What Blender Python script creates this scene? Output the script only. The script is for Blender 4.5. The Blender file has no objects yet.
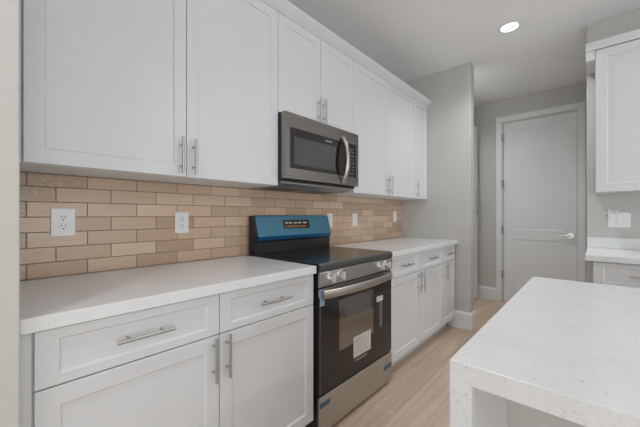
import bpy, bmesh, math, random
from mathutils import Vector, Matrix
random.seed(7)
S = bpy.context.scene
COL = S.collection

# ------------------------------------------------------------------ camera
F_PX, TH, V0, CH, CX = 305.442, 0.7332, 214.999, 1.1774, 1.7187
cd = bpy.data.cameras.new('camera'); cam = bpy.data.objects.new('camera', cd); COL.objects.link(cam)
cd.sensor_fit = 'HORIZONTAL'; cd.sensor_width = 36.0; cd.lens = F_PX * 36.0 / 640.0
cd.shift_y = (V0 - 213.5) / 640.0
cd.clip_start = 0.02; cd.clip_end = 60
cam.location = (CX, 0, CH); cam.rotation_euler = (math.pi / 2, 0, TH)
S.camera = cam

# ------------------------------------------------------------------ world, exposure, added fill lamps
W = bpy.data.worlds.new('daylight'); S.world = W; W.use_nodes = True
W.node_tree.nodes['Background'].inputs[0].default_value = (0.93, 0.97, 1.0, 1)
W.node_tree.nodes['Background'].inputs[1].default_value = 1.6
S.view_settings.view_transform = 'Standard'; S.view_settings.look = 'None'
S.view_settings.gamma = 1; S.view_settings.use_curve_mapping = False
S.view_settings.exposure = -0.40

def area(name, loc, rot, sx, sy, power, color=(1, 1, 1)):
    l = bpy.data.lights.new(name, 'AREA'); l.shape = 'RECTANGLE'; l.size = sx; l.size_y = sy
    l.energy = power; l.color = color
    o = bpy.data.objects.new(name, l); COL.objects.link(o); o.location = loc; o.rotation_euler = rot
    return o
# added unseen area lamps filling the room from behind the camera and the right
# (one shining level, one tilted up to brighten the ceiling)
FILL_COL, UPFILL_COL = (0.89, 0.96, 1.02), (0.90, 0.965, 1.02)
R_ = math.radians
area('added_level_fill', (2.9, -4.35, 1.5), (R_(90), 0, 0), 4.2, 2.1, 50, FILL_COL)
area('added_upward_fill', (6.10, 0.2, 0.95), (R_(148), 0, R_(90)), 4.0, 1.4, 113, UPFILL_COL)

# ------------------------------------------------------------------ materials
def mat(name, color, rough=0.5, metal=0.0, spec=0.5, **kw):
    m = bpy.data.materials.new(name); m.use_nodes = True
    b = m.node_tree.nodes['Principled BSDF']
    b.inputs['Base Color'].default_value = (*color, 1); b.inputs['Roughness'].default_value = rough
    b.inputs['Metallic'].default_value = metal; b.inputs['Specular IOR Level'].default_value = spec
    for k, v in kw.items(): b.inputs[k].default_value = v
    return m
def nodes(m):
    return m.node_tree.nodes, m.node_tree.links, m.node_tree.nodes['Principled BSDF']
def objcoord(m, scale=(1, 1, 1)):
    n, l, b = nodes(m)
    g = n.new('ShaderNodeNewGeometry'); mp = n.new('ShaderNodeMapping')
    mp.inputs['Scale'].default_value = scale
    l.new(g.outputs['Position'], mp.inputs['Vector']); return mp.outputs['Vector']
def noise(m, vec, scale, detail=2):
    n, l, b = nodes(m); t = n.new('ShaderNodeTexNoise'); t.inputs['Scale'].default_value = scale
    t.inputs['Detail'].default_value = detail; l.new(vec, t.inputs['Vector']); return t.outputs['Fac']
def ramp(m, fac, stops):
    n, l, b = nodes(m); r = n.new('ShaderNodeValToRGB'); l.new(fac, r.inputs['Fac'])
    e = r.color_ramp.elements
    while len(e) < len(stops): e.new(0.5)
    for el, (p, c) in zip(e, stops): el.position = p; el.color = (*c, 1)
    return r.outputs['Color']
def mixc(m, fac, a, c, mode='MIX'):
    n, l, b = nodes(m); x = n.new('ShaderNodeMix'); x.data_type = 'RGBA'; x.blend_type = mode
    for s, v in ((x.inputs[0], fac), (x.inputs[6], a), (x.inputs[7], c)):
        if hasattr(v, 'node'): l.new(v, s)
        elif isinstance(v, tuple): s.default_value = (*v, 1)
        else: s.default_value = v
    return x.outputs[2]
def bump(m, fac, strength, dist):
    n, l, b = nodes(m); u = n.new('ShaderNodeBump'); u.inputs['Strength'].default_value = strength
    u.inputs['Distance'].default_value = dist; l.new(fac, u.inputs['Height']); l.new(u.outputs['Normal'], b.inputs['Normal'])

M = {}
def wallmat(name, c):
    m = mat(name, c, 0.75, spec=0.3); v = objcoord(m); bump(m, noise(m, v, 140, 3), 0.12, 0.002); return m
M['wall'] = wallmat('greige_wall_paint', (0.575, 0.564, 0.532))
M['ceil'] = wallmat('ceiling_paint', (0.95, 0.95, 0.955))
def whitepaint(name, c, r):
    m = mat(name, c, r); v = objcoord(m, (1, 1, 1)); bump(m, noise(m, v, 60, 2), 0.03, 0.001); return m
M['cab'] = whitepaint('white_cabinet_lacquer', (0.70, 0.705, 0.715), 0.38)
M['cabbody'] = mat('lightened_cabinet_white', (0.86, 0.86, 0.865), 0.45)  # body white lightened to make up for the shade under the wall cabinets
M['cabin'] = mat('cabinet_interior_gap', (0.30, 0.30, 0.30), 0.7)
M['trim'] = whitepaint('white_trim_paint', (0.80, 0.805, 0.81), 0.35)
M['door'] = whitepaint('white_door_paint', (0.80, 0.805, 0.81), 0.4)
M['plate'] = mat('white_wall_plate_plastic', (0.85, 0.85, 0.84), 0.3)
M['slot'] = mat('socket_slot_dark', (0.03, 0.03, 0.03), 0.5)
# quartz
m = mat('speckled_white_quartz', (0.8, 0.8, 0.79), 0.22); v = objcoord(m)
n_, l_, b_ = nodes(m)
c0 = ramp(m, noise(m, v, 9, 5), [(0.3, (0.755, 0.76, 0.765)), (0.7, (0.80, 0.805, 0.81))])
sp = ramp(m, noise(m, v, 110, 2), [(0.0, (1, 1, 1)), (0.67, (1, 1, 1)), (0.75, (0.74, 0.735, 0.72))])
sp2 = ramp(m, noise(m, v, 210, 1), [(0.0, (1.0, 1.0, 1.0)), (0.62, (1, 1, 1)), (0.75, (0.86, 0.855, 0.84))])
cc = mixc(m, 1.0, mixc(m, 1.0, c0, sp, 'MULTIPLY'), sp2, 'MULTIPLY'); l_.new(cc, b_.inputs['Base Color'])
M['quartz'] = m
# metals
def brushed(name, c, r, stretch=(40, 1, 400), amt=0.10):
    m = mat(name, c, r, 1.0); v = objcoord(m, stretch); n, l, b = nodes(m)
    f = noise(m, v, 1.0, 3)
    mr = n.new('ShaderNodeMapRange'); l.new(f, mr.inputs['Value'])
    mr.inputs['To Min'].default_value = r - amt; mr.inputs['To Max'].default_value = r + amt
    l.new(mr.outputs['Result'], b.inputs['Roughness']); return m
M['steel'] = brushed('brushed_stainless_steel', (0.52, 0.50, 0.485), 0.34)
M['mwsteel'] = brushed('dark_brushed_steel', (0.30, 0.275, 0.255), 0.28, (1, 2, 400), 0.03)
M['handle_steel'] = mat('polished_handle_steel', (0.50, 0.46, 0.43), 0.30, 1.0)
M['nickel'] = mat('satin_nickel', (0.47, 0.47, 0.47), 0.40, 1.0)
M['hingemat'] = mat('brushed_hinge_metal', (0.36, 0.36, 0.36), 0.65, 0.6)
M['chrome'] = mat('chrome', (0.86, 0.86, 0.86), 0.28, 1.0)
M['black'] = mat('black_enamel', (0.012, 0.012, 0.012), 0.35)
M['blackgloss'] = mat('black_glass', (0.018, 0.016, 0.015), 0.06)
M['cooktop'] = mat('black_ceramic_glass', (0.02, 0.017, 0.015), 0.19)
M['burner'] = mat('printed_burner_ring', (0.10, 0.095, 0.09), 0.2)
M['darkgrey'] = mat('dark_grey_metal', (0.10, 0.10, 0.10), 0.45, 0.6)
M['grey'] = mat('grey_filter_metal', (0.38, 0.38, 0.38), 0.4, 0.8)
M['bluefilm'] = mat('blue_protective_film', (0.09, 0.26, 0.38), 0.28, 0.4)
M['bluefilm2'] = mat('deep_blue_protective_film', (0.012, 0.13, 0.29), 0.25, 0.3)
M['tape'] = mat('blue_tape', (0.05, 0.11, 0.18), 0.4)
M['tapelight'] = mat('pale_blue_film_strip', (0.30, 0.40, 0.55), 0.35)
M['orange'] = mat('orange_print', (0.55, 0.24, 0.07), 0.5)
M['whiteprint'] = mat('pale_print', (0.65, 0.60, 0.52), 0.5)
M['paper'] = mat('paper_sticker', (0.62, 0.60, 0.57), 0.5)
M['print'] = mat('grey_print', (0.35, 0.34, 0.33), 0.5)
M['cavity'] = mat('oven_cavity_enamel', (0.62, 0.54, 0.49), 0.4)
M['greystrip'] = mat('grey_strip', (0.13, 0.13, 0.135), 0.25)
M['rubber'] = mat('black_rubber', (0.02, 0.02, 0.02), 0.7)
M['film'] = mat('clear_wrap_film', (0.80, 0.80, 0.79), 0.3, 0.0)
def glass(name, tint, fac, rough=0.03):
    m = bpy.data.materials.new(name); m.use_nodes = True; n = m.node_tree.nodes; l = m.node_tree.links
    n.remove(n['Principled BSDF']); out = n['Material Output']
    t = n.new('ShaderNodeBsdfTransparent'); t.inputs[0].default_value = (*tint, 1)
    g = n.new('ShaderNodeBsdfGlossy'); g.inputs['Roughness'].default_value = rough; g.inputs[0].default_value = (0.9, 0.87, 0.84, 1)
    fr = n.new('ShaderNodeFresnel'); fr.inputs[0].default_value = 1.5
    ad = n.new('ShaderNodeMath'); ad.operation = 'ADD'; ad.inputs[1].default_value = fac; l.new(fr.outputs[0], ad.inputs[0])
    mx = n.new('ShaderNodeMixShader'); l.new(ad.outputs[0], mx.inputs[0]); l.new(t.outputs[0], mx.inputs[1]); l.new(g.outputs[0], mx.inputs[2])
    l.new(mx.outputs[0], out.inputs[0]); return m
M['ovenglass'] = glass('tinted_oven_glass', (0.93, 0.90, 0.88), 0.26, 0.025)
M['mwglass'] = glass('tinted_microwave_glass', (0.42, 0.38, 0.36), 0.12, 0.08)
M['mwcavity'] = mat('microwave_screen_mesh', (0.60, 0.54, 0.49), 0.4)
# lamp disc
m = bpy.data.materials.new('lit_downlight_lens'); m.use_nodes = True
b = m.node_tree.nodes['Principled BSDF']; b.inputs['Base Color'].default_value = (1, 1, 1, 1)
b.inputs['Emission Color'].default_value = (1, 0.98, 0.95, 1); b.inputs['Emission Strength'].default_value = 6
M['lens'] = m
# tiles: per-tile tone from a mesh attribute, plus streaks and dried thinset smears near the left end
m = mat('glazed_sand_tile', (0.5, 0.4, 0.3), 0.24, spec=0.35); n, l, b = nodes(m)
at = n.new('ShaderNodeAttribute'); at.attribute_name = 'tone'; at.attribute_type = 'GEOMETRY'
base = ramp(m, at.outputs['Fac'], [(0.0, (0.53, 0.37, 0.26)), (0.35, (0.61, 0.435, 0.31)), (0.7, (0.69, 0.50, 0.365)), (1.0, (0.75, 0.56, 0.415))])
v = objcoord(m, (1, 3, 90)); st = ramp(m, noise(m, v, 2.0, 4), [(0.3, (0.92, 0.92, 0.92)), (0.7, (1.05, 1.05, 1.05))])
c1 = mixc(m, 1.0, base, st, 'MULTIPLY')
g = n.new('ShaderNodeNewGeometry'); sx = n.new('ShaderNodeSeparateXYZ'); l.new(g.outputs['Position'], sx.inputs[0])
mr = n.new('ShaderNodeMapRange'); mr.inputs['From Min'].default_value = 0.17; mr.inputs['From Max'].default_value = 0.36
mr.inputs['To Min'].default_value = 1; mr.inputs['To Max'].default_value = 0; l.new(sx.outputs['Y'], mr.inputs['Value'])
sm = ramp(m, noise(m, objcoord(m), 55, 4), [(0.0, (0, 0, 0)), (0.58, (0, 0, 0)), (0.66, (0.6, 0.6, 0.6))])
mm = n.new('ShaderNodeMath'); mm.operation = 'MULTIPLY'; l.new(sm, mm.inputs[0]); l.new(mr.outputs['Result'], mm.inputs[1])
l.new(mixc(m, mm.outputs[0], c1, (0.62, 0.57, 0.50)), b.inputs['Base Color'])
bump(m, noise(m, objcoord(m, (1, 1, 3)), 14, 2), 0.10, 0.004)
M['tile'] = m
M['grout'] = mat('brown_grout', (0.30, 0.22, 0.165), 0.85)
# floor planks (long side along y)
m = mat('wood_look_plank', (0.4, 0.3, 0.22), 0.42); n, l, b = nodes(m)
g = n.new('ShaderNodeNewGeometry'); mp = n.new('ShaderNodeMapping'); mp.vector_type = 'POINT'
mp.inputs['Rotation'].default_value = (0, 0, math.pi / 2); l.new(g.outputs['Position'], mp.inputs['Vector'])
# after the quarter turn: texture x = -y, texture y = x
mp.inputs['Location'].default_value = (1.629, -0.036, 0)
br = n.new('ShaderNodeTexBrick'); l.new(mp.outputs['Vector'], br.inputs['Vector'])
br.inputs['Scale'].default_value = 1.0; br.inputs['Brick Width'].default_value = 1.2; br.inputs['Row Height'].default_value = 0.204
br.inputs['Mortar Size'].default_value = 0.0022; br.inputs['Mortar Smooth'].default_value = 0.1
br.offset = 0.33; br.inputs['Bias'].default_value = 0
br.inputs['Color1'].default_value = (0.0, 0.0, 0.0, 1); br.inputs['Color2'].default_value = (1, 1, 1, 1); br.inputs['Mortar'].default_value = (0.5, 0.5, 0.5, 1)
pl = ramp(m, br.outputs['Color'], [(0.0, (0.58, 0.44, 0.325)), (1.0, (0.68, 0.535, 0.41))])
gr = ramp(m, noise(m, objcoord(m, (26, 1.6, 1)), 1.0, 6), [(0.3, (0.82, 0.81, 0.80)), (0.5, (0.97, 0.97, 0.97)), (0.72, (1.10, 1.10, 1.10))])
gr2 = ramp(m, noise(m, objcoord(m, (5, 1.1, 1)), 1.0, 4), [(0.3, (0.86, 0.85, 0.84)), (0.7, (1.08, 1.08, 1.08))])
cc = mixc(m, 1.0, mixc(m, 1.0, pl, gr, 'MULTIPLY'), gr2, 'MULTIPLY')
l.new(mixc(m, br.outputs['Fac'], cc, (0.70, 0.60, 0.50)), b.inputs['Base Color'])
M['floor'] = m

# ------------------------------------------------------------------ mesh helpers (world coordinates)
def box(bm, x0, x1, y0, y1, z0, z1, bev=0.0, mi=0):
    r = bmesh.ops.create_cube(bm, size=1.0)
    vs = r['verts']
    for q in vs:
        q.co = Vector(((x0 + x1) / 2 + q.co.x * (x1 - x0), (y0 + y1) / 2 + q.co.y * (y1 - y0), (z0 + z1) / 2 + q.co.z * (z1 - z0)))
    fs = set(f for q in vs for f in q.link_faces)
    for f in fs: f.material_index = mi
    if bev:
        es = list(set(e for q in vs for e in q.link_edges))
        bmesh.ops.bevel(bm, geom=es, offset=bev, segments=2, profile=0.5, affect='EDGES')
def B(*a, **k):
    bm = bmesh.new(); box(bm, *a, **k); return bm
def cyl(bm, p0, p1, r, seg=16, r2=None):
    p0 = Vector(p0); p1 = Vector(p1); d = p1 - p0
    m4 = Matrix.Translation((p0 + p1) / 2) @ d.to_track_quat('Z', 'Y').to_matrix().to_4x4()
    return bmesh.ops.create_cone(bm, cap_ends=True, segments=seg, radius1=r, radius2=r if r2 is None else r2, depth=d.length, matrix=m4)
def prism(bm, pts, axis, a0, a1):
    """extrude a closed outline (list of 2-D points) along an axis; y: pts are (x,z); x: pts are (y,z)"""
    def P(p, a): return (p[0], a, p[1]) if axis == 'y' else ((a, p[0], p[1]) if axis == 'x' else (p[0], p[1], a))
    A = [bm.verts.new(P(p, a0)) for p in pts]; C = [bm.verts.new(P(p, a1)) for p in pts]
    bm.faces.new(A); bm.faces.new(list(reversed(C)))
    for i in range(len(pts)):
        j = (i + 1) % len(pts); bm.faces.new((A[j], A[i], C[i], C[j]))
    bmesh.ops.recalc_face_normals(bm, faces=bm.faces)
def tube(bm, pts, r, seg=12, sc=(1, 1)):
    """sweep an ellipse along a path"""
    pts = [Vector(p) for p in pts]; rings = []
    for i, p in enumerate(pts):
        t = (pts[min(i + 1, len(pts) - 1)] - pts[max(i - 1, 0)]).normalized()
        up = Vector((1, 0, 0)) if abs(t.x) < 0.8 else Vector((0, 0, 1))
        a = t.cross(up).normalized(); c = a.cross(t).normalized()
        rings.append([bm.verts.new(p + a * (r * sc[0] * math.cos(k * 2 * math.pi / seg)) + c * (r * sc[1] * math.sin(k * 2 * math.pi / seg))) for k in range(seg)])
    for A, C in zip(rings, rings[1:]):
        for k in range(seg): bm.faces.new((A[k], A[(k + 1) % seg], C[(k + 1) % seg], C[k]))
    bm.faces.new(rings[0]); bm.faces.new(list(reversed(rings[-1])))
    bmesh.ops.recalc_face_normals(bm, faces=bm.faces)

def world_of(o):
    v = Vector((0, 0, 0))
    while o: v += Vector(o.location); o = o.parent
    return v
def obj(name, bm, m, parent=None, origin=None, smooth=False):
    """link a bmesh built in world coordinates as ONE mesh object"""
    ms = m if isinstance(m, (list, tuple)) else [m]
    if parent is not None: o0 = world_of(parent)
    else:
        if origin is None:
            bb = [q.co for q in bm.verts]
            origin = ((min(q.x for q in bb) + max(q.x for q in bb)) / 2, (min(q.y for q in bb) + max(q.y for q in bb)) / 2, min(q.z for q in bb))
        o0 = Vector(origin)
    bmesh.ops.translate(bm, verts=bm.verts, vec=-o0)
    me = bpy.data.meshes.new(name); bm.to_mesh(me); bm.free()
    for x in ms: me.materials.append(x)
    if smooth:
        for p in me.polygons: p.use_smooth = True
        try: me.set_sharp_from_angle(angle=math.radians(40))
        except Exception: pass
    o = bpy.data.objects.new(name, me); COL.objects.link(o)
    if parent is not None: o.parent = parent
    else: o.location = o0
    return o
def thing(name, loc, label, cat, group=None):
    o = bpy.data.objects.new(name, None); COL.objects.link(o); o.location = loc; o.empty_display_size = 0.1
    return tag(o, label, cat, group)
def tag(o, label, cat, group=None):
    o['label'] = label; o['category'] = cat
    if group: o['group'] = group
    return o
def struct(name, bm, m, parent=None, label=None, smooth=False):
    o = obj(name, bm, m, parent, smooth=smooth)
    if parent is None: o['kind'] = 'structure'
    if label: o['label'] = label
    return o

# ------------------------------------------------------------------ setting
YP, YD, ZC = 3.360, 4.750, 2.745        # pantry wall, door wall, ceiling
XR, YR = 1.667, 3.34                     # wall behind the right-hand cabinets
ZU = 1.352                               # underside of the wall cabinets
struct('floor', B(-0.3, 7.0, -5.0, 5.0, -0.10, 0.0), M['floor'])
struct('ceiling', B(-0.3, 7.0, -5.0, 5.0, ZC, ZC + 0.10), M['ceil'])
struct('wall_left', B(-0.12, 0.0, -5.0, YP, 0, ZC), M['wall'])
struct('wall_left_stub', B(0.0, 0.690, -0.35, 0.063, 0, ZC, bev=0.004), M['wall'])
struct('wall_pantry', B(-0.12, 0.768, YP, YP + 0.125, 0, ZC, bev=0.006), M['wall'])
struct('wall_hall_left', B(0.18, 0.30, YP + 0.125, YD, 0, ZC), M['wall'])
# door wall with a real opening
bm = bmesh.new()
box(bm, 0.18, 0.782, YD, YD + 0.14, 0, ZC); box(bm, 1.565, 7.0, YD, YD + 0.14, 0, ZC); box(bm, 0.782, 1.565, YD, YD + 0.14, 2.432, ZC)
struct('wall_back', bm, M['wall'])
struct('wall_right', B(XR, 7.0, YR, YD, 0, ZC, bev=0.006), M['wall'])
# far right wall and rear wall, each with a wide glazed opening (behind the camera)
bm = bmesh.new()
box(bm, 6.5, 6.62, -5, -1.9, 0, ZC); box(bm, 6.5, 6.62, 2.3, YR, 0, ZC); box(bm, 6.5, 6.62, -1.9, 2.3, 0, 0.25); box(bm, 6.5, 6.62, -1.9, 2.3, 2.55, ZC)
struct('wall_far_right', bm, M['wall'])
bm = bmesh.new()
box(bm, 0, 0.7, -4.62, -4.5, 0, ZC); box(bm, 5.1, 6.5, -4.62, -4.5, 0, ZC); box(bm, 0.7, 5.1, -4.62, -4.5, 0, 0.25); box(bm, 0.7, 5.1, -4.62, -4.5, 2.55, ZC)
struct('wall_rear', bm, M['wall'])

def base_profile(h=0.172, t=0.018):
    return [(0, 0), (t, 0), (t, h - 0.02), (t * 0.75, h - 0.006), (t * 0.35, h), (0, h)]
# pantry baseboard: along its kitchen face, wrapped round the end
bm = bmesh.new()
PR = base_profile()
rows_ = [[bm.verts.new(q) for q in ((0.55, YP - p, z), (0.768 + p, YP - p, z), (0.768 + p, YP + 0.125, z))] for p, z in PR]
for i in range(len(PR)):
    A, C = rows_[i], rows_[(i + 1) % len(PR)]
    for k in range(2): bm.faces.new((A[k], A[k + 1], C[k + 1], C[k]))
for k in (0, 2): bm.faces.new([r[k] for r in rows_])
bmesh.ops.recalc_face_normals(bm, faces=bm.faces)
struct('baseboard_pantry', bm, M['trim'])
bm = bmesh.new(); prism(bm, [(YD - p, z) for p, z in base_profile()], 'x', 0.30, 0.712); struct('baseboard_back', bm, M['trim'])
bm = bmesh.new(); prism(bm, [(0.30 + p, z) for p, z in base_profile()], 'y', 4.42, YD - 0.02); struct('baseboard_hall_left', bm, M['trim'])
bm = bmesh.new(); prism(bm, [(XR - p, z) for p, z in base_profile()], 'y', YR, YD - 0.03); struct('baseboard_hall_right', bm, M['trim'])

# door 1 -----------------------------------------------------------
def leaf(bm, P, w, h, t, panels, dep=0.011, slope=0.014):
    """panelled leaf: P(a,b,d) maps width, height, depth outwards to the world; recessed panels are (a0,a1,b0,b1)"""
    As = sorted({0, w} | {q for p in panels for q in p[:2]}); Bs = sorted({0, h} | {q for p in panels for q in p[2:]})
    V = {}
    def vt(a, b_, d):
        k = (round(a, 5), round(b_, 5), round(d, 5))
        if k not in V: V[k] = bm.verts.new(P(a, b_, d))
        return V[k]
    for i in range(len(As) - 1):
        for j in range(len(Bs) - 1):
            a0, a1, b0, b1 = As[i], As[i + 1], Bs[j], Bs[j + 1]
            if (a0, a1, b0, b1) in [tuple(p) for p in panels]:
                s = slope * 0.3
                o4 = [(a0, b0), (a1, b0), (a1, b1), (a0, b1)]; i4 = [(a0 + s, b0 + s), (a1 - s, b0 + s), (a1 - s, b1 - s), (a0 + s, b1 - s)]
                for k in range(4):
                    q = (k + 1) % 4
                    bm.faces.new((vt(*o4[k], t), vt(*o4[q], t), vt(*i4[q], t - dep), vt(*i4[k], t - dep)))
                bm.faces.new([vt(*c, t - dep) for c in i4])
            else:
                bm.faces.new((vt(a0, b0, t), vt(a1, b0, t), vt(a1, b1, t), vt(a0, b1, t)))
    # sides follow the grid so the mesh stays closed
    for arr, fix in ((As, 'b'), (Bs, 'a')):
        for i in range(len(arr) - 1):
            for e in (0, 1):
                c = (h if fix == 'b' else w) * e
                p0 = (arr[i], c) if fix == 'b' else (c, arr[i]); p1 = (arr[i + 1], c) if fix == 'b' else (c, arr[i + 1])
                bm.faces.new((vt(*p0, 0), vt(*p1, 0), vt(*p1, t), vt(*p0, t)))
    ring = [(a, 0) for a in As] + [(w, b_) for b_ in Bs[1:]] + [(a, h) for a in reversed(As[:-1])] + [(0, b_) for b_ in reversed(Bs[1:-1])]
    bm.faces.new([vt(a, b_, 0) for a, b_ in ring])
    bmesh.ops.recalc_face_normals(bm, faces=bm.faces)
d1 = bpy.data.objects.new('door_1', None); COL.objects.link(d1); d1.location = (1.173, YD, 0.0)
d1['kind'] = 'structure'; d1['label'] = 'tall white two-panel door with chrome lever at the end of the hall'; d1['category'] = 'door'
bm = bmesh.new()
DX0, DX1 = 0.790, 1.556
leaf(bm, lambda a, b_, d: (DX0 + a, YD + 0.062 - d, 0.012 + b_), DX1 - DX0, 2.408, 0.040,
     [(0.118, DX1 - DX0 - 0.118, 0.20, 0.842), (0.118, DX1 - DX0 - 0.118, 0.972, 2.30)], dep=0.0055, slope=0.04)
obj('door_leaf', bm, M['door'], d1)
bm = bmesh.new()
for x0, x1 in ((0.708, 0.778), (1.567, 1.637)): box(bm, x0, x1, YD - 0.018, YD - 0.0005, 0, 2.435, bev=0.003)
box(bm, 0.708, 1.637, YD - 0.018, YD - 0.0005, 2.436, 2.508, bev=0.003)
obj('door_casing', bm, M['trim'], d1)
bm = bmesh.new()
box(bm, 0.7825, 0.788, YD - 0.0004, YD + 0.13, 0, 2.424); box(bm, 1.559, 1.5645, YD - 0.0004, YD + 0.13, 0, 2.424); box(bm, 0.7825, 1.5645, YD - 0.0004, YD + 0.13, 2.425, 2.4315)
box(bm, 0.788, 0.80, YD + 0.064, YD + 0.13, 0, 2.424); box(bm, 1.547, 1.559, YD + 0.064, YD + 0.13, 0, 2.424)
obj('door_frame', bm, M['trim'], d1)
for z in (2.226, 1.60, 0.977, 0.373):
    bm = bmesh.new(); cyl(bm, (0.784, YD - 0.004 + 0.018, z - 0.055), (0.784, YD - 0.004 + 0.018, z + 0.055), 0.007, 10)
    box(bm, 0.772, 0.795, YD - 0.022, YD - 0.0185, z - 0.05, z + 0.05)
    obj('hinge', bm, M['hingemat'], d1, smooth=True)
bm = bmesh.new()
cyl(bm, (1.498, YD + 0.0215, 0.925), (1.498, YD + 0.010, 0.925), 0.032, 24)
cyl(bm, (1.498, YD + 0.012, 0.925), (1.498, YD - 0.030, 0.925), 0.012, 16)
tube(bm, [(1.505, YD - 0.030, 0.925), (1.47, YD - 0.034, 0.926), (1.43, YD - 0.034, 0.924), (1.385, YD - 0.030, 0.920)], 0.011, 12, (1, 0.8))
obj('lever_handle', bm, M['chrome'], d1, smooth=True)
# door 2: leaf standing ajar off the hall's left wall, only a sliver in view
d2 = bpy.data.objects.new('door_2', None); COL.objects.link(d2); d2.location = (0.31, 4.02, 0.0)
d2.rotation_euler = (0, 0, 0)
d2['kind'] = 'structure'; d2['label'] = 'white door standing ajar behind the wall end, with a slim pull'; d2['category'] = 'door'
ang = math.atan2(0.135, 0.63)
def P2(a, b_, d):
    ca, sa = math.cos(ang), math.sin(ang)
    return (0.325 + a * sa + d * ca, 4.03 + a * ca - d * sa, 0.012 + b_)
bm = bmesh.new(); leaf(bm, P2, 0.645, 2.40, 0.038, [(0.10, 0.545, 0.20, 0.84), (0.10, 0.545, 0.97, 2.29)])
obj('door_leaf', bm, M['door'], d2)
bm = bmesh.new()
q0 = Vector(P2(0.612, 1.17, 0.058)); q1 = Vector(P2(0.612, 1.53, 0.058)); cyl(bm, q0, q1, 0.008, 12)
for bz in (1.22, 1.48): cyl(bm, P2(0.612, bz, 0.037), P2(0.612, bz, 0.06), 0.006, 10)
obj('pull_handle', bm, M['nickel'], d2, smooth=True)

# ------------------------------------------------------------------ cabinets
HG = 'bar pulls'
def pull_v(P, y, z0, z1, parent):     # vertical bar pull on a face; P(a,b,d)
    bm = bmesh.new(); L = z1 - z0
    cyl(bm, P(y, z0, 0.032), P(y, z1, 0.032), 0.0056, 14)
    for f in (0.21, 0.79): cyl(bm, P(y, z0 + L * f, -0.001), P(y, z0 + L * f, 0.032), 0.0042, 10)
    return obj('handle', bm, M['nickel'], parent, smooth=True)
def pull_h(P, y0, y1, z, parent):
    bm = bmesh.new(); L = y1 - y0
    cyl(bm, P(y0, z, 0.032), P(y1, z, 0.032), 0.0056, 14)
    for f in (0.21, 0.79): cyl(bm, P(y0 + L * f, z, -0.001), P(y0 + L * f, z, 0.032), 0.0042, 10)
    return obj('handle', bm, M['nickel'], parent, smooth=True)
def front(name, F, a0, a1, z0, z1, parent, frame=0.053, t=0.019, fz=None):
    """a shaker front; F(a, z, d) maps to the world with d=0 at the front's outer face"""
    w, h = a1 - a0, z1 - z0; fz = fz or frame
    bm = bmesh.new()
    leaf(bm, lambda a, b_, d: F(a0 + a, z0 + b_, d - t), w, h, t, [(frame, w - frame, fz, h - fz)], dep=0.0075, slope=0.012)
    es = [e for e in bm.edges if len(e.link_faces) == 2 and e.calc_face_angle(0) > 0.6]
    bmesh.ops.bevel(bm, geom=es, offset=0.0012, segments=1, affect='EDGES')
    return obj(name, bm, M['cab'], parent)
XU, XB = 0.320, 0.632
FU = lambda a, z, d: (XU + d, a, z)
FB = lambda a, z, d: (XB + d, a, z)
G = 0.0016
ZT = 2.385
def wall_cab(y0, y1, z0, doors, label, shell_end=None):
    """doors: list of (y0, y1, handle_y, handle_z0)"""
    t = thing('wall_cabinet', ((XU / 2), (y0 + y1) / 2, z0), label, 'cabinet', 'white shaker wall cabinets over the range wall')
    bm = bmesh.new()
    xb = 0.0125 if z0 < 1.5 else 0.002
    box(bm, xb, XU - 0.021, y0 + 0.0005, y1 - 0.0005, z0, ZT + 0.001)
    obj('body', bm, M['cabbody'], t)
    for a0, a1, hy, hz in doors:
        d = front('door', FU, a0 + G, a1 - G, z0 + 0.001 if z0 < 1.5 else z0 + 0.004, ZT, t)
        pull_v(FU, hy, hz, hz + 0.163, d)
    return t
wall_cab(0.090, 1.182, ZU, [(0.092, 0.635, 0.605, ZU + 0.012), (0.635, 1.182, 0.664, ZU + 0.012)],
         'wide white two-door wall cabinet left of the microwave, nearest the camera')
wall_cab(1.182, 1.941, 1.788, [(1.182, 1.560, 1.529, 1.806), (1.560, 1.941, 1.584, 1.806)],
         'short white two-door wall cabinet directly above the microwave')
wall_cab(1.941, 3.005, ZU, [(1.941, 2.478, 2.450, ZU + 0.012), (2.478, 3.005, 2.507, ZU + 0.012)],
         'white two-door wall cabinet just right of the microwave')
wall_cab(3.005, YP - 0.001, ZU, [(3.005, YP - 0.004, 3.058, ZU + 0.012)],
         'narrow white single-door wall cabinet at the far end against the grey wall')
tag(obj('filler_strip', B(0.26, 0.306, 0.064, 0.0895, ZU, ZT), M['cab']), 'thin white filler strip between the near wall and the first wall cabinet', 'filler strip')
# crown over the row
bm = bmesh.new()
prism(bm, [(0.25, 2.3865), (0.3215, 2.3865), (0.334, 2.399), (0.366, 2.434), (0.368, 2.444), (0.25, 2.444)], 'y', 0.064, YP - 0.002)
tag(obj('crown_molding', bm, M['cab']), 'white crown molding along the top of the long cabinet row', 'molding')

def base_cab(t, y0, y1, fronts, kind):
    bm = bmesh.new()
    box(bm, 0.013, XB - 0.021, y0 + 0.0005, y1 - 0.0005, 0.105, 0.8735)
    obj('body', bm, M['cab'], t)
    obj('toe_kick', B(0.03, 0.545, y0 + 0.0005, y1 - 0.0005, 0.0, 0.1045), M['cab'], t)
    for a0, a1, hy in fronts:
        dr = front('drawer', FB, a0 + G, a1 - G, 0.7155, 0.870, t, frame=0.050, fz=0.029)
        c = (a0 + a1) / 2; pull_h(FB, c - 0.084, c + 0.084, 0.795, dr)
        do = front('door', FB, a0 + G, a1 - G, 0.112, 0.7115, t)
        pull_v(FB, hy, 0.545, 0.716 - 0.004, do)
t = thing('base_cabinet', (0.3, 0.63, 0), 'wide white base cabinet with two drawers and two doors, left of the range', 'cabinet')
base_cab(t, 0.090, 1.157, [(0.092, 0.622, 0.593), (0.622, 1.157, 0.650)], 0)
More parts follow.
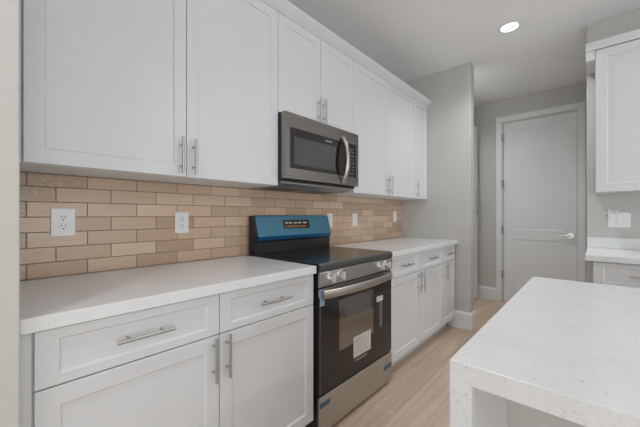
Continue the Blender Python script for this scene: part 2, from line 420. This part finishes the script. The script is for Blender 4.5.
t = thing('base_cabinet', (0.3, 2.44, 0), 'white base cabinet with two drawers and two doors just right of the range', 'cabinet')
base_cab(t, 1.935, 2.965, [(1.936, 2.443, 2.412), (2.443, 2.965, 2.476)], 0)
t = thing('base_cabinet', (0.3, 3.12, 0), 'narrow white base cabinet with one drawer and one door at the far end', 'cabinet')
base_cab(t, 2.965, 3.310, [(2.965, 3.310, 3.018)], 0)
tag(obj('filler_strip', B(0.50, 0.618, 0.064, 0.0895, 0.105, 0.8735), M['cab']), 'white filler strip between the near wall and the left base cabinet', 'filler strip')
tag(obj('filler_strip', B(0.50, 0.618, 3.3105, YP - 0.0195, 0.105, 0.8735), M['cab']), 'white filler strip between the far narrow base cabinet and the grey wall', 'filler strip')

# countertops
tag(obj('countertop', B(0.012, 0.6479, 0.0645, 1.1625, 0.8745, 0.914, bev=0.0025), M['quartz']), 'speckled white quartz countertop left of the range', 'countertop')
tag(obj('countertop', B(0.012, 0.6479, 1.9335, YP - 0.0015, 0.8745, 0.914, bev=0.0025), M['quartz']), 'speckled white quartz countertop between the range and the grey wall', 'countertop')

# ------------------------------------------------------------------ tiled backsplash
def build_tiles():
    bm = bmesh.new(); lay = bm.faces.layers.float.new('tone')
    z = 0.9145; rows = 0; g = 0.0016; H = 0.0635
    tops = []
    while z < 1.40:
        z1 = min(z + H, 1.400)
        off = 0.123 if rows % 2 == 0 else 0.214
        if z1 - z < 0.01: break
        y = off - 0.2 * 3
        while y < YP:
            a, b_ = max(y, 0.064), min(y + 0.2, YP - 0.002)
            if b_ - a > 0.006:
                segs = [(a, b_)]
                zz = z1
                if z < 1.3515 and z1 > 1.3515 - 0.001 :
                    pass
                for (p, q) in segs:
                    # rows above the cabinets' underside only exist behind the microwave
                    if z1 > ZU - 0.001:
                        lo, hi = max(p, 1.184), min(q, 1.939)
                        parts = []
                        if ZU - 0.002 - z > 0.006: parts.append((p, q, z, ZU - 0.002))
                        if hi - lo > 0.01 : parts.append((lo, hi, max(z, ZU - 0.001), z1))
                    else: parts = [(p, q, z, z1)]
                    tone = random.random()
                    for (c0, c1, e0, e1) in parts:
                        n0 = len(bm.faces)
                        box(bm, 0.003, 0.0105, c0 + g, c1 - g, e0 + (g if e0 == z else 0), e1 - g * (e1 == z1 or e1 < z1), bev=0.0012)
                        bm.faces.ensure_lookup_table()
                        for f in bm.faces[n0:]: f[lay] = tone
            y += 0.2
        z += H; rows += 1
    # grout bed
    n0 = len(bm.faces)
    box(bm, 0.0003, 0.0078, 0.064, YP - 0.001, 0.9145, ZU - 0.001, mi=1)
    box(bm, 0.0003, 0.0078, 1.184, 1.939, ZU - 0.001, 1.399, mi=1)
    return bm
bs = tag(obj('tiled_backsplash', build_tiles(), [M['tile'], M['grout']]), 'glazed sand-coloured tile backsplash in running bond behind the counters', 'backsplash')

# wall plates ---------------------------------------------------------
def duplex(y0, y1, z0, z1, label, cover_on_tile=0.0107):
    c, zc = (y0 + y1) / 2, (z0 + z1) / 2
    t = thing('outlet', (cover_on_tile, c, z0), label, 'outlet')
    X = cover_on_tile
    obj('cover_plate', B(X, X + 0.006, y0, y1, z0, z1, bev=0.002), M['plate'], t)
    for dz in (-0.0195, 0.0195):
        bm = bmesh.new(); cyl(bm, (X + 0.005, c, zc + dz), (X + 0.0085, c, zc + dz), 0.0165, 24)
        s = obj('socket', bm, M['plate'], t)
        bm = bmesh.new()
        for dy in (-0.0065, 0.0065): box(bm, X + 0.0080, X + 0.0089, c + dy - 0.0014, c + dy + 0.0014, zc + dz + 0.001, zc + dz + 0.009)
        cyl(bm, (X + 0.0080, c, zc + dz - 0.008), (X + 0.0089, c, zc + dz - 0.008), 0.003, 10)
        obj('slots', bm, M['slot'], s)
    return t
duplex(0.197, 0.279, 1.086, 1.206, 'white duplex wall outlet on the tiles at the near left end')
duplex(0.709, 0.784, 1.076, 1.193, 'white duplex wall outlet on the tiles in the middle of the left counter')
def rocker_plate(y0, y1, z0, z1, label):
    X = 0.0107; c = (y0 + y1) / 2; zc = (z0 + z1) / 2
    t = thing('light_switch', (X, c, z0), label, 'switch')
    obj('cover_plate', B(X, X + 0.006, y0, y1, z0, z1, bev=0.002), M['plate'], t)
    bm = bmesh.new(); prism(bm, [(X + 0.005, zc - 0.033), (X + 0.0075, zc - 0.033), (X + 0.0095, zc + 0.033), (X + 0.005, zc + 0.033)], 'y', c - 0.016, c + 0.016)
    obj('rocker', bm, M['plate'], t)
rocker_plate(2.352, 2.428, 1.072, 1.192, 'white wall plate on the tiles just right of the range')
rocker_plate(3.140, 3.212, 1.098, 1.220, 'white wall plate on the tiles near the far corner')
t = thing('outlet', (0.0107, 2.02, 1.07), 'white wall plate peeking out behind the right edge of the range backguard', 'outlet')
obj('cover_plate', B(0.0107, 0.0167, 1.980, 2.056, 1.072, 1.192, bev=0.002), M['plate'], t)
bm = bmesh.new(); prism(bm, [(0.0157, 1.099), (0.0182, 1.099), (0.0202, 1.165), (0.0157, 1.165)], 'y', 2.002, 2.034); obj('rocker', bm, M['plate'], t)

# ------------------------------------------------------------------ range
RY0, RY1, RX = 1.176, 1.930, 0.655
rg = thing('range', (0.35, (RY0 + RY1) / 2, 0), 'stainless steel electric range with black glass cooktop and blue film on its backguard', 'range')
bm = bmesh.new(); box(bm, 0.03, 0.614, RY0, RY1, 0.035, 0.40, bev=0.002); box(bm, 0.03, 0.614, RY0, RY1, 0.72, 0.884, bev=0.002)
box(bm, 0.03, 0.614, RY0, RY0 + 0.11, 0.40, 0.72); box(bm, 0.03, 0.614, RY1 - 0.11, RY1, 0.40, 0.72); box(bm, 0.03, 0.10, RY0 + 0.11, RY1 - 0.11, 0.40, 0.72)
obj('body', bm, M['black'], rg)
# cavity lining
bm = bmesh.new()
box(bm, 0.101, 0.115, RY0 + 0.111, RY1 - 0.111, 0.401, 0.719); box(bm, 0.115, 0.613, RY0 + 0.111, RY0 + 0.118, 0.401, 0.719); box(bm, 0.115, 0.613, RY1 - 0.118, RY1 - 0.111, 0.401, 0.719)
box(bm, 0.115, 0.613, RY0 + 0.118, RY1 - 0.118, 0.401, 0.409); box(bm, 0.115, 0.613, RY0 + 0.118, RY1 - 0.118, 0.712, 0.719)
obj('oven_cavity', bm, M['cavity'], rg)
for zr in (0.47, 0.56, 0.64):
    bm = bmesh.new()
    for k in range(15):
        x = 0.14 + k * 0.46 / 14
        cyl(bm, (x, RY0 + 0.121, zr), (x, RY1 - 0.121, zr), 0.0035, 6)
    for y in (RY0 + 0.125, RY0 + 0.3, RY1 - 0.3, RY1 - 0.125): cyl(bm, (0.13, y, zr - 0.006), (0.605, y, zr - 0.006), 0.004, 8)
    obj('oven_rack', bm, M['chrome'], rg, smooth=True)
# cooktop
bm = bmesh.new(); prism(bm, [(0.095, 0.8845), (0.668, 0.8845), (0.672, 0.9225), (0.095, 0.9225)], 'y', RY0, RY1)
ct = obj('cooktop', bm, M['cooktop'], rg)
bm = bmesh.new(); prism(bm, [(0.6685, 0.877), (0.682, 0.879), (0.687, 0.898), (0.684, 0.914), (0.6725, 0.9225)], 'y', RY0, RY1); obj('cooktop_trim', bm, M['darkgrey'], ct)
for (cx, cy, r) in ((0.24, RY0 + 0.20, 0.078), (0.24, RY1 - 0.20, 0.078), (0.50, RY0 + 0.21, 0.105), (0.50, RY1 - 0.21, 0.105)):
    bm = bmesh.new()
    for rr in (r, r * 0.62):
        N = 48; A = []; C = []
        for k in range(N):
            a = 2 * math.pi * k / N
            A.append(bm.verts.new((cx + rr * math.cos(a), cy + rr * math.sin(a), 0.9229))); C.append(bm.verts.new((cx + (rr - 0.002) * math.cos(a), cy + (rr - 0.002) * math.sin(a), 0.9229)))
        for k in range(N): bm.faces.new((A[k], A[(k + 1) % N], C[(k + 1) % N], C[k]))
    obj('burner_ring', bm, M['burner'], ct)
# control panel
bm = bmesh.new(); prism(bm, [(0.668, 0.798), (0.678, 0.798), (0.682, 0.806), (0.684, 0.872), (0.680, 0.8765), (0.668, 0.8765)], 'y', RY0, RY1)
cp = obj('control_panel', bm, M['steel'], rg)
for ky in (1.262, 1.347, 1.768, 1.850):
    kz = 0.840
    bm = bmesh.new(); cyl(bm, (0.680, ky, kz), (0.687, ky, kz), 0.031, 28); cyl(bm, (0.687, ky, kz), (0.704, ky, kz), 0.026, 28, 0.023)
    k = obj('knob', bm, M['chrome'], cp, smooth=True)
    bm = bmesh.new(); box(bm, 0.7035, 0.716, ky - 0.006, ky + 0.006, kz - 0.022, kz + 0.022, bev=0.003); obj('knob_grip', bm, M['paper'], k)
# oven door
DZ0, DZ1 = 0.232, 0.788
wy0, wy1 = 1.345, 1.700
bm = bmesh.new()
box(bm, 0.640, 0.676, RY0, RY1, 0.700, 0.742, bev=0.0); box(bm, 0.640, 0.676, RY0, RY1, DZ0, 0.415)
box(bm, 0.640, 0.676, RY0, wy0, 0.415, 0.700); box(bm, 0.640, 0.676, wy1, RY1, 0.415, 0.700)
dr = obj('oven_door', bm, M['blackgloss'], rg)
obj('door_trim', B(0.668, 0.679, RY0, RY1, 0.7425, DZ1, bev=0.002), M['steel'], dr)
bm = bmesh.new(); box(bm, 0.671, 0.6755, wy0, wy1, 0.415, 0.700); obj('oven_window', bm, M['ovenglass'], dr)
bm = bmesh.new(); pts = []
for k in range(25):
    s = k / 24; y = RY0 + 0.010 + s * (RY1 - RY0 - 0.052)
    bow = 1 - (2 * s - 1) ** 2
    pts.append((0.694 + 0.034 * bow, y, 0.762))
tube(bm, pts, 0.0235, 16, (1.0, 0.66))
for y in (RY0 + 0.030, RY1 - 0.064): box(bm, 0.678, 0.700, y - 0.016, y + 0.016, 0.746, 0.780, bev=0.004)
obj('door_handle', bm, M['handle_steel'], dr, smooth=True)
bm = bmesh.new()                                            # row of vent slots above the handle
for k in range(12):
    y = RY0 + 0.14 + k * 0.042; box(bm, 0.6788, 0.6794, y, y + 0.028, 0.7815, 0.7845)
obj('door_vent', bm, M['black'], dr)
obj('protective_strip', B(0.6792, 0.6803, RY0 + 0.001, RY0 + 0.038, 0.700, 0.787), M['tapelight'], dr)
obj('protective_strip', B(0.6765, 0.6775, RY0 + 0.0005, RY0 + 0.012, DZ0 + 0.003, 0.711), M['darkgrey'], dr)
# leaflet behind the glass of the door, tag above it
lf = obj('leaflet', B(0.6763, 0.6773, 1.478, 1.665, 0.326, 0.450), M['paper'], dr)
bm = bmesh.new()
for k in range(6): box(bm, 0.6774, 0.6776, 1.502, 1.643 - 0.02 * (k % 3), 0.346 + k * 0.016, 0.349 + k * 0.016)
for z in (0.355, 0.42): cyl(bm, (0.6772, 1.489, z), (0.6777, 1.489, z), 0.005, 12)
obj('leaflet_print', bm, M['print'], lf)
obj('hanging_tag', B(0.6763, 0.6773, 1.735, 1.815, 0.605, 0.640), M['paper'], dr)
obj('tag_strip', B(0.6763, 0.6770, 1.770, 1.806, 0.43, 0.6045), M['greystrip'], dr)  # plain grey strip on the door under the tag
def txt(s, size, P, parent, m, name='lettering'):
    """write text as flat geometry; P(a,b) maps text coordinates to the world"""
    c = bpy.data.curves.new('text', 'FONT'); c.body = s; c.size = size; c.align_x = 'CENTER'; c.align_y = 'CENTER'; c.resolution_u = 2
    to = bpy.data.objects.new('text', c); COL.objects.link(to)
    me = bpy.data.meshes.new_from_object(to.evaluated_get(bpy.context.evaluated_depsgraph_get()))
    bpy.data.objects.remove(to); bm = bmesh.new(); bm.from_mesh(me)
    for q in bm.verts: q.co = Vector(P(q.co.x, q.co.y))
    return obj(name, bm, m, parent)
# small maker's mark under the leaflet
def marks(bm, x, y0, y1, z0, z1, n=9):
    w = (y1 - y0) / n
    for k in range(n): box(bm, x, x + 0.0004, y0 + k * w, y0 + k * w + w * (0.35 if k in (2, 4, 7) else 0.72), z0, z1)
bm = bmesh.new(); marks(bm, 0.6763, 1.502, 1.622, 0.303, 0.311); obj('maker_mark', bm, M['whiteprint'], dr)
# drawer
bm = bmesh.new(); box(bm, 0.664, 0.678, RY0, RY1, 0.030, 0.222, bev=0.002)
dw = obj('storage_drawer', bm, M['steel'], rg)
obj('front_backing', B(0.6365, 0.6635, RY0 + 0.002, RY1 - 0.002, 0.036, 0.2315), M['black'], rg)
obj('front_backing', B(0.6365, 0.6675, RY0 + 0.002, RY1 - 0.002, 0.7425, 0.884), M['black'], rg)
obj('tape', B(0.6782, 0.6790, RY0 + 0.001, RY0 + 0.085, 0.165, 0.192), M['tape'], dw)
obj('tape', B(0.6782, 0.6790, RY1 - 0.105, RY1 - 0.002, 0.118, 0.150), M['tape'], dw)
for y in (RY0 + 0.04, RY1 - 0.04):
    for x in (0.09, 0.60):
        bm = bmesh.new(); cyl(bm, (x, y, 0), (x, y, 0.034), 0.018, 16); obj('foot', bm, M['rubber'], rg, smooth=True)
# (everything on the range's front stands 22 mm further back than drawn above)
for o in rg.children:
    if o.name.split('.')[0] in ('cooktop', 'control_panel', 'oven_door', 'storage_drawer', 'front_backing'): o.location.x -= 0.022
# backguard
bm = bmesh.new(); prism(bm, [(0.034, 0.9235), (0.088, 0.9235), (0.088, 0.995), (0.096, 1.012), (0.104, 1.034), (0.066, 1.168), (0.034, 1.1715)], 'y', RY0 + 0.002, RY1 - 0.002)
bg = obj('backguard', bm, M['black'], rg)
bm = bmesh.new(); prism(bm, [(0.089, 1.005), (0.099, 1.010), (0.1065, 1.034), (0.1045, 1.0345), (0.0975, 1.0125)], 'y', RY0 + 0.022, RY1 - 0.004)
obj('film_fold', bm, M['bluefilm2'], bg)
bm = bmesh.new(); prism(bm, [(0.1065, 1.0345), (0.0695, 1.166), (0.064, 1.175), (0.036, 1.1755), (0.036, 1.1725), (0.066, 1.1695), (0.1045, 1.0345)], 'y', RY0 + 0.022, RY1 - 0.004)
pf = obj('film_panel', bm, M['bluefilm'], bg)
def PB(a, b_, off=0.0012):      # on the tilted blue panel; a = y, b = height along the face
    s = (1.166 - 1.0345); return (0.1065 - (0.1065 - 0.0695) * (b_ - 1.0345) / s + off, a, b_)
def slab(bm, a0, a1, b0, b1, off, th=0.0008):
    vs = [bm.verts.new(PB(a, b_, off + d)) for d in (0, th) for a, b_ in ((a0, b0), (a1, b0), (a1, b1), (a0, b1))]
    for f in ((0, 1, 2, 3), (7, 6, 5, 4), (0, 4, 5, 1), (1, 5, 6, 2), (2, 6, 7, 3), (3, 7, 4, 0)): bm.faces.new([vs[i] for i in f])
    bmesh.ops.recalc_face_normals(bm, faces=bm.faces)
bm = bmesh.new(); slab(bm, 1.425, 1.690, 1.080, 1.143, 0.0003); dsp = obj('display', bm, M['blackgloss'], bg)
bm = bmesh.new()
for k in range(9):
    a = 1.447 + k * 0.0235; slab(bm, a, a + (0.016 if k % 3 else 0.011), 1.090, 1.101, 0.0013, 0.0004)
obj('display_print', bm, M['orange'], dsp)
bm = bmesh.new()
for a, w in ((1.447, 0.024), (1.480, 0.030), (1.530, 0.034), (1.575, 0.030), (1.622, 0.040)): slab(bm, a, a + w, 1.116, 1.126, 0.0013, 0.0004)
obj('display_print', bm, M['whiteprint'], dsp)
bm = bmesh.new()
for k in range(3): box(bm, 0.0875, 0.0895, RY0 + 0.02, RY1 - 0.01, 0.940 + k * 0.022, 0.9415 + k * 0.022)
obj('vent_louvre', bm, M['darkgrey'], bg)

# ------------------------------------------------------------------ microwave
MY0, MY1, MX = 1.1835, 1.922, 0.398
MZ0, MZ1 = 1.394, 1.7855
mw = thing('microwave', (0.2, (MY0 + MY1) / 2, MZ0), 'stainless over-the-range microwave with curved handle mounted above the range', 'microwave')
bm = bmesh.new()
box(bm, 0.0115, 0.343, MY0, MY1, 1.380, MZ1)
obj('body', bm, M['black'], mw)
# vent base, tilted filters
bm = bmesh.new(); prism(bm, [(0.013, 1.3795), (0.330, 1.3795), (0.330, 1.370), (0.25, 1.350), (0.013, 1.350)], 'y', MY0 + 0.01, MY1 - 0.01)
vb = obj('vent_base', bm, M['grey'], mw)
bm = bmesh.new(); box(bm, 0.05, 0.22, MY0 + 0.06, MY0 + 0.33, 1.3485, 1.3498); box(bm, 0.05, 0.22, MY1 - 0.33, MY1 - 0.06, 1.3485, 1.3498); obj('grease_filter', bm, M['darkgrey'], vb)
# front frame: door slab with black glass
gz0, gz1 = 1.457, 1.700
bm = bmesh.new()
box(bm, 0.366, 0.398, MY0, MY1, gz1, MZ1); box(bm, 0.366, 0.398, MY0, MY1, MZ0, gz0); box(bm, 0.366, 0.398, MY0, 1.222, gz0, gz1); box(bm, 0.366, 0.398, 1.892, MY1, gz0, gz1)
bmesh.ops.remove_doubles(bm, verts=bm.verts, dist=1e-5)
fr = obj('door', bm, M['mwsteel'], mw)
iy0, iy1, iz0, iz1 = 1.257, 1.672, 1.482, 1.650
bm = bmesh.new()
box(bm, 0.370, 0.3972, 1.2225, iy0, gz0 + .0005, gz1 - .0005); box(bm, 0.370, 0.3972, iy1, 1.8915, gz0 + .0005, gz1 - .0005)
box(bm, 0.370, 0.3972, iy0, iy1, iz1, gz1 - .0005); box(bm, 0.370, 0.3972, iy0, iy1, gz0 + .0005, iz0)
gl = obj('door_glass', bm, M['blackgloss'], fr)
obj('window', B(0.3935, 0.3965, iy0, iy1, iz0, iz1), M['mwglass'], fr)
obj('window_screen', B(0.372, 0.376, iy0, iy1, iz0, iz1), M['mwcavity'], fr)
bm = bmesh.new(); pts = []
for k in range(29):
    s = k / 28; z = 1.402 + s * 0.330; bow = math.sin(math.pi * s) ** 0.75 if 0 < s < 1 else 0
    pts.append((0.402 + 0.046 * bow, 1.728, z))
tube(bm, pts, 0.0165, 14, (1.0, 0.62))
obj('handle', bm, M['handle_steel'], fr, smooth=True)
bm = bmesh.new()
for r_ in range(8):
    for c_ in range(2): box(bm, 0.3973, 0.3979, 1.812 + c_ * 0.032, 1.828 + c_ * 0.032, 1.478 + r_ * 0.026, 1.485 + r_ * 0.026)
obj('keypad', bm, mat('keypad_print', (0.30, 0.22, 0.16), 0.5), gl)

bm = bmesh.new(); marks(bm, 0.3973, 1.545, 1.612, 1.672, 1.678); obj('maker_mark', bm, M['whiteprint'], gl)
fr.location.x -= 0.018

# ------------------------------------------------------------------ island
IX, IY0, IY1 = 1.5208, 0.5739, 1.5853
isl = thing('kitchen_island', (2.6, 1.1, 0), 'kitchen island with white speckled quartz waterfall top at the lower right', 'island')
IW = 4.0
bm = bmesh.new()
prism(bm, [(IX, 0.0), (IX + 0.0372, 0.0), (IX + 0.0372, 0.877), (IW, 0.877), (IW, 0.914), (IX, 0.914)], 'y', IY0, IY1)
es = [e for e in bm.edges if e.calc_face_angle(0) > 0.6]
bmesh.ops.bevel(bm, geom=es, offset=0.001, segments=1, affect='EDGES')
obj('waterfall_countertop', bm, M['quartz'], isl)
obj('back_panel', B(IX + 0.0395, IW, 0.857, 0.93, 0.0, 0.8765), M['wall'], isl)
obj('side_panel', B(IX + 0.0375, IX + 0.0392, IY0 + 0.006, 0.93, 0.0, 0.8765), M['cab'], isl)
obj('body', B(IX + 0.0395, IW, 0.9305, IY1 - 0.02, 0.0, 0.8765), M['cab'], isl)
bm = bmesh.new(); prism(bm, [(0.857 - p, z) for p, z in base_profile()], 'x', IX + 0.0395, IW); obj('baseboard', bm, M['trim'], isl)

# ------------------------------------------------------------------ cabinets on the right wall
YC = 2.710
FR = lambda a, z, d: (a, YC - d, z)
bc = thing('base_cabinet', (2.2, 3.0, 0), 'white base cabinet under the counter on the right wall, mostly hidden by the island', 'cabinet')
X0 = 1.706
obj('body', B(X0, 3.20, YC + 0.021, YR - 0.002, 0.105, 0.8735), M['cab'], bc)
obj('toe_kick', B(X0, 3.20, YC + 0.085, YR - 0.022, 0.0, 0.1045), M['cab'], bc)
for a0, a1, hs in ((X0 + 0.002, 2.22, 2.16), (2.22, 2.72, 2.27), (2.72, 3.20, 3.14)):
    dw_ = front('drawer', FR, a0 + G, a1 - G, 0.7155, 0.868, bc, frame=0.050, fz=0.029)
    c = (a0 + a1) / 2; pull_h(FR, c - 0.084, c + 0.084, 0.795, dw_)
    do = front('door', FR, a0 + G, a1 - G, 0.112, 0.7115, bc); pull_v(FR, hs, 0.545, 0.712, do)
tag(obj('countertop', B(1.669, 3.23, 2.684, YR - 0.002, 0.8745, 0.914, bev=0.0025), M['quartz']), 'white quartz countertop on the right wall beyond the island', 'countertop')
tag(obj('counter_backsplash', B(1.669, 3.23, YR - 0.022, YR - 0.002, 0.9145, 0.998, bev=0.002), M['quartz']), 'low white quartz upstand behind the right counter', 'backsplash')
YCU = 3.030
FRU = lambda a, z, d: (a, YCU - d, z)
wc = thing('wall_cabinet', (2.2, 3.2, 1.345), 'large white wall cabinet at the right edge of the view above the switch plate', 'cabinet')
ZRU = 1.345
obj('body', B(1.7195, 3.20, YCU + 0.021, YR - 0.002, ZRU, 2.394), M['cab'], wc)
for a0, a1, hs in ((1.7205, 2.30, 2.27), (2.30, 2.88, 2.33)):
    do = front('door', FRU, a0 + G, a1 - G, ZRU + 0.001, 2.388, wc, frame=0.062); pull_v(FRU, hs, 1.362, 1.525, do)
bm = bmesh.new(); prism(bm, [(YCU + 0.02, 2.3945), (YCU - 0.004, 2.3945), (YCU - 0.010, 2.412), (YCU - 0.022, 2.430), (YCU - 0.028, 2.434), (YCU - 0.030, 2.444), (YCU + 0.02, 2.444)], 'x', 1.666, 3.20)
box(bm, 1.667, 1.7185, YCU + 0.004, YR - 0.002, 2.325, 2.443)
tag(obj('crown_molding', bm, M['cab']), 'white crown molding on top of the wall cabinet at the right edge', 'molding')

# three-gang switch plate with scraps of protective film
sw = thing('light_switch', (1.852, YR, 1.078), 'white three-gang switch plate on the grey wall above the right counter', 'switch')
obj('cover_plate', B(1.795, 1.922, YR - 0.0065, YR - 0.0003, 1.080, 1.198, bev=0.002), M['plate'], sw)
for c in (1.8185, 1.8585, 1.8985):
    obj('rocker', B(c - 0.014, c + 0.014, YR - 0.0095, YR - 0.0066, 1.106, 1.172, bev=0.001), M['plate'], sw)
bm = bmesh.new()
N = 26; prev = None
for i in range(N + 1):
    x = 1.765 + i * (1.945 - 1.765) / N; col = []
    for j in range(4):
        z = 1.188 + j * 0.010 + random.uniform(-0.003, 0.003) + (0.004 if i % 5 == 0 else 0)
        col.append(bm.verts.new((x, YR - 0.008 - random.uniform(0, 0.008), z)))
    if prev:
        for j in range(3):
            if random.random() > 0.35: bm.faces.new((prev[j], col[j], col[j + 1], prev[j + 1]))
    prev = col
obj('film_scrap', bm, M['film'], sw)

# ------------------------------------------------------------------ recessed downlights
LG = 'recessed ceiling downlights'
def downlight(x, y, label, power=17, spread=180):
    t = thing('recessed_downlight', (x, y, ZC), label, 'ceiling light', LG)
    bm = bmesh.new()
    N = 40
    prof = [(0.082, ZC - 0.0005), (0.081, ZC - 0.004), (0.066, ZC - 0.006), (0.063, ZC - 0.003), (0.063, ZC - 0.0005)]
    rings = [[bm.verts.new((x + r * math.cos(2 * math.pi * k / N), y + r * math.sin(2 * math.pi * k / N), z)) for k in range(N)] for r, z in prof]
    for A, C in zip(rings, rings[1:]):
        for k in range(N): bm.faces.new((A[k], A[(k + 1) % N], C[(k + 1) % N], C[k]))
    bmesh.ops.recalc_face_normals(bm, faces=bm.faces)
    obj('trim_ring', bm, M['trim'], t, smooth=True)
    bm = bmesh.new(); cyl(bm, (x, y, ZC - 0.0008), (x, y, ZC - 0.0035), 0.0625, 40); obj('lens', bm, M['lens'], t)
    l = bpy.data.lights.new('downlight_glow', 'AREA'); l.shape = 'DISK'; l.size = 0.14; l.energy = power; l.color = (0.96, 0.98, 1.0); l.spread = R_(spread)
    o = bpy.data.objects.new('downlight_glow', l); COL.objects.link(o); o.location = (0, 0, -0.0075); o.parent = t
downlight(1.188, 2.950, 'lit round recessed downlight in the ceiling above the walkway', 8.2, 130)
for x_, y_, p_, sp_, w_ in ((1.188, 1.25, 2.6, 100, 'over the aisle in front of the range'), (1.188, -0.45, 4.6, 115, 'added out of view as fill over the near end of the kitchen aisle'),
                       (4.7, 2.4, 16, 180, 'added out of view as fill beyond the far end of the island'), (4.7, 1.5, 16, 180, 'added out of view as fill above the far end of the island'),
                       (0.50, 3.72, 8, 140, 'added out of view as fill in the hall just behind the grey wall end')):
    downlight(x_, y_, 'lit round recessed ceiling downlight ' + w_, p_, sp_)  # lamps out of view; all but the range one are added fill
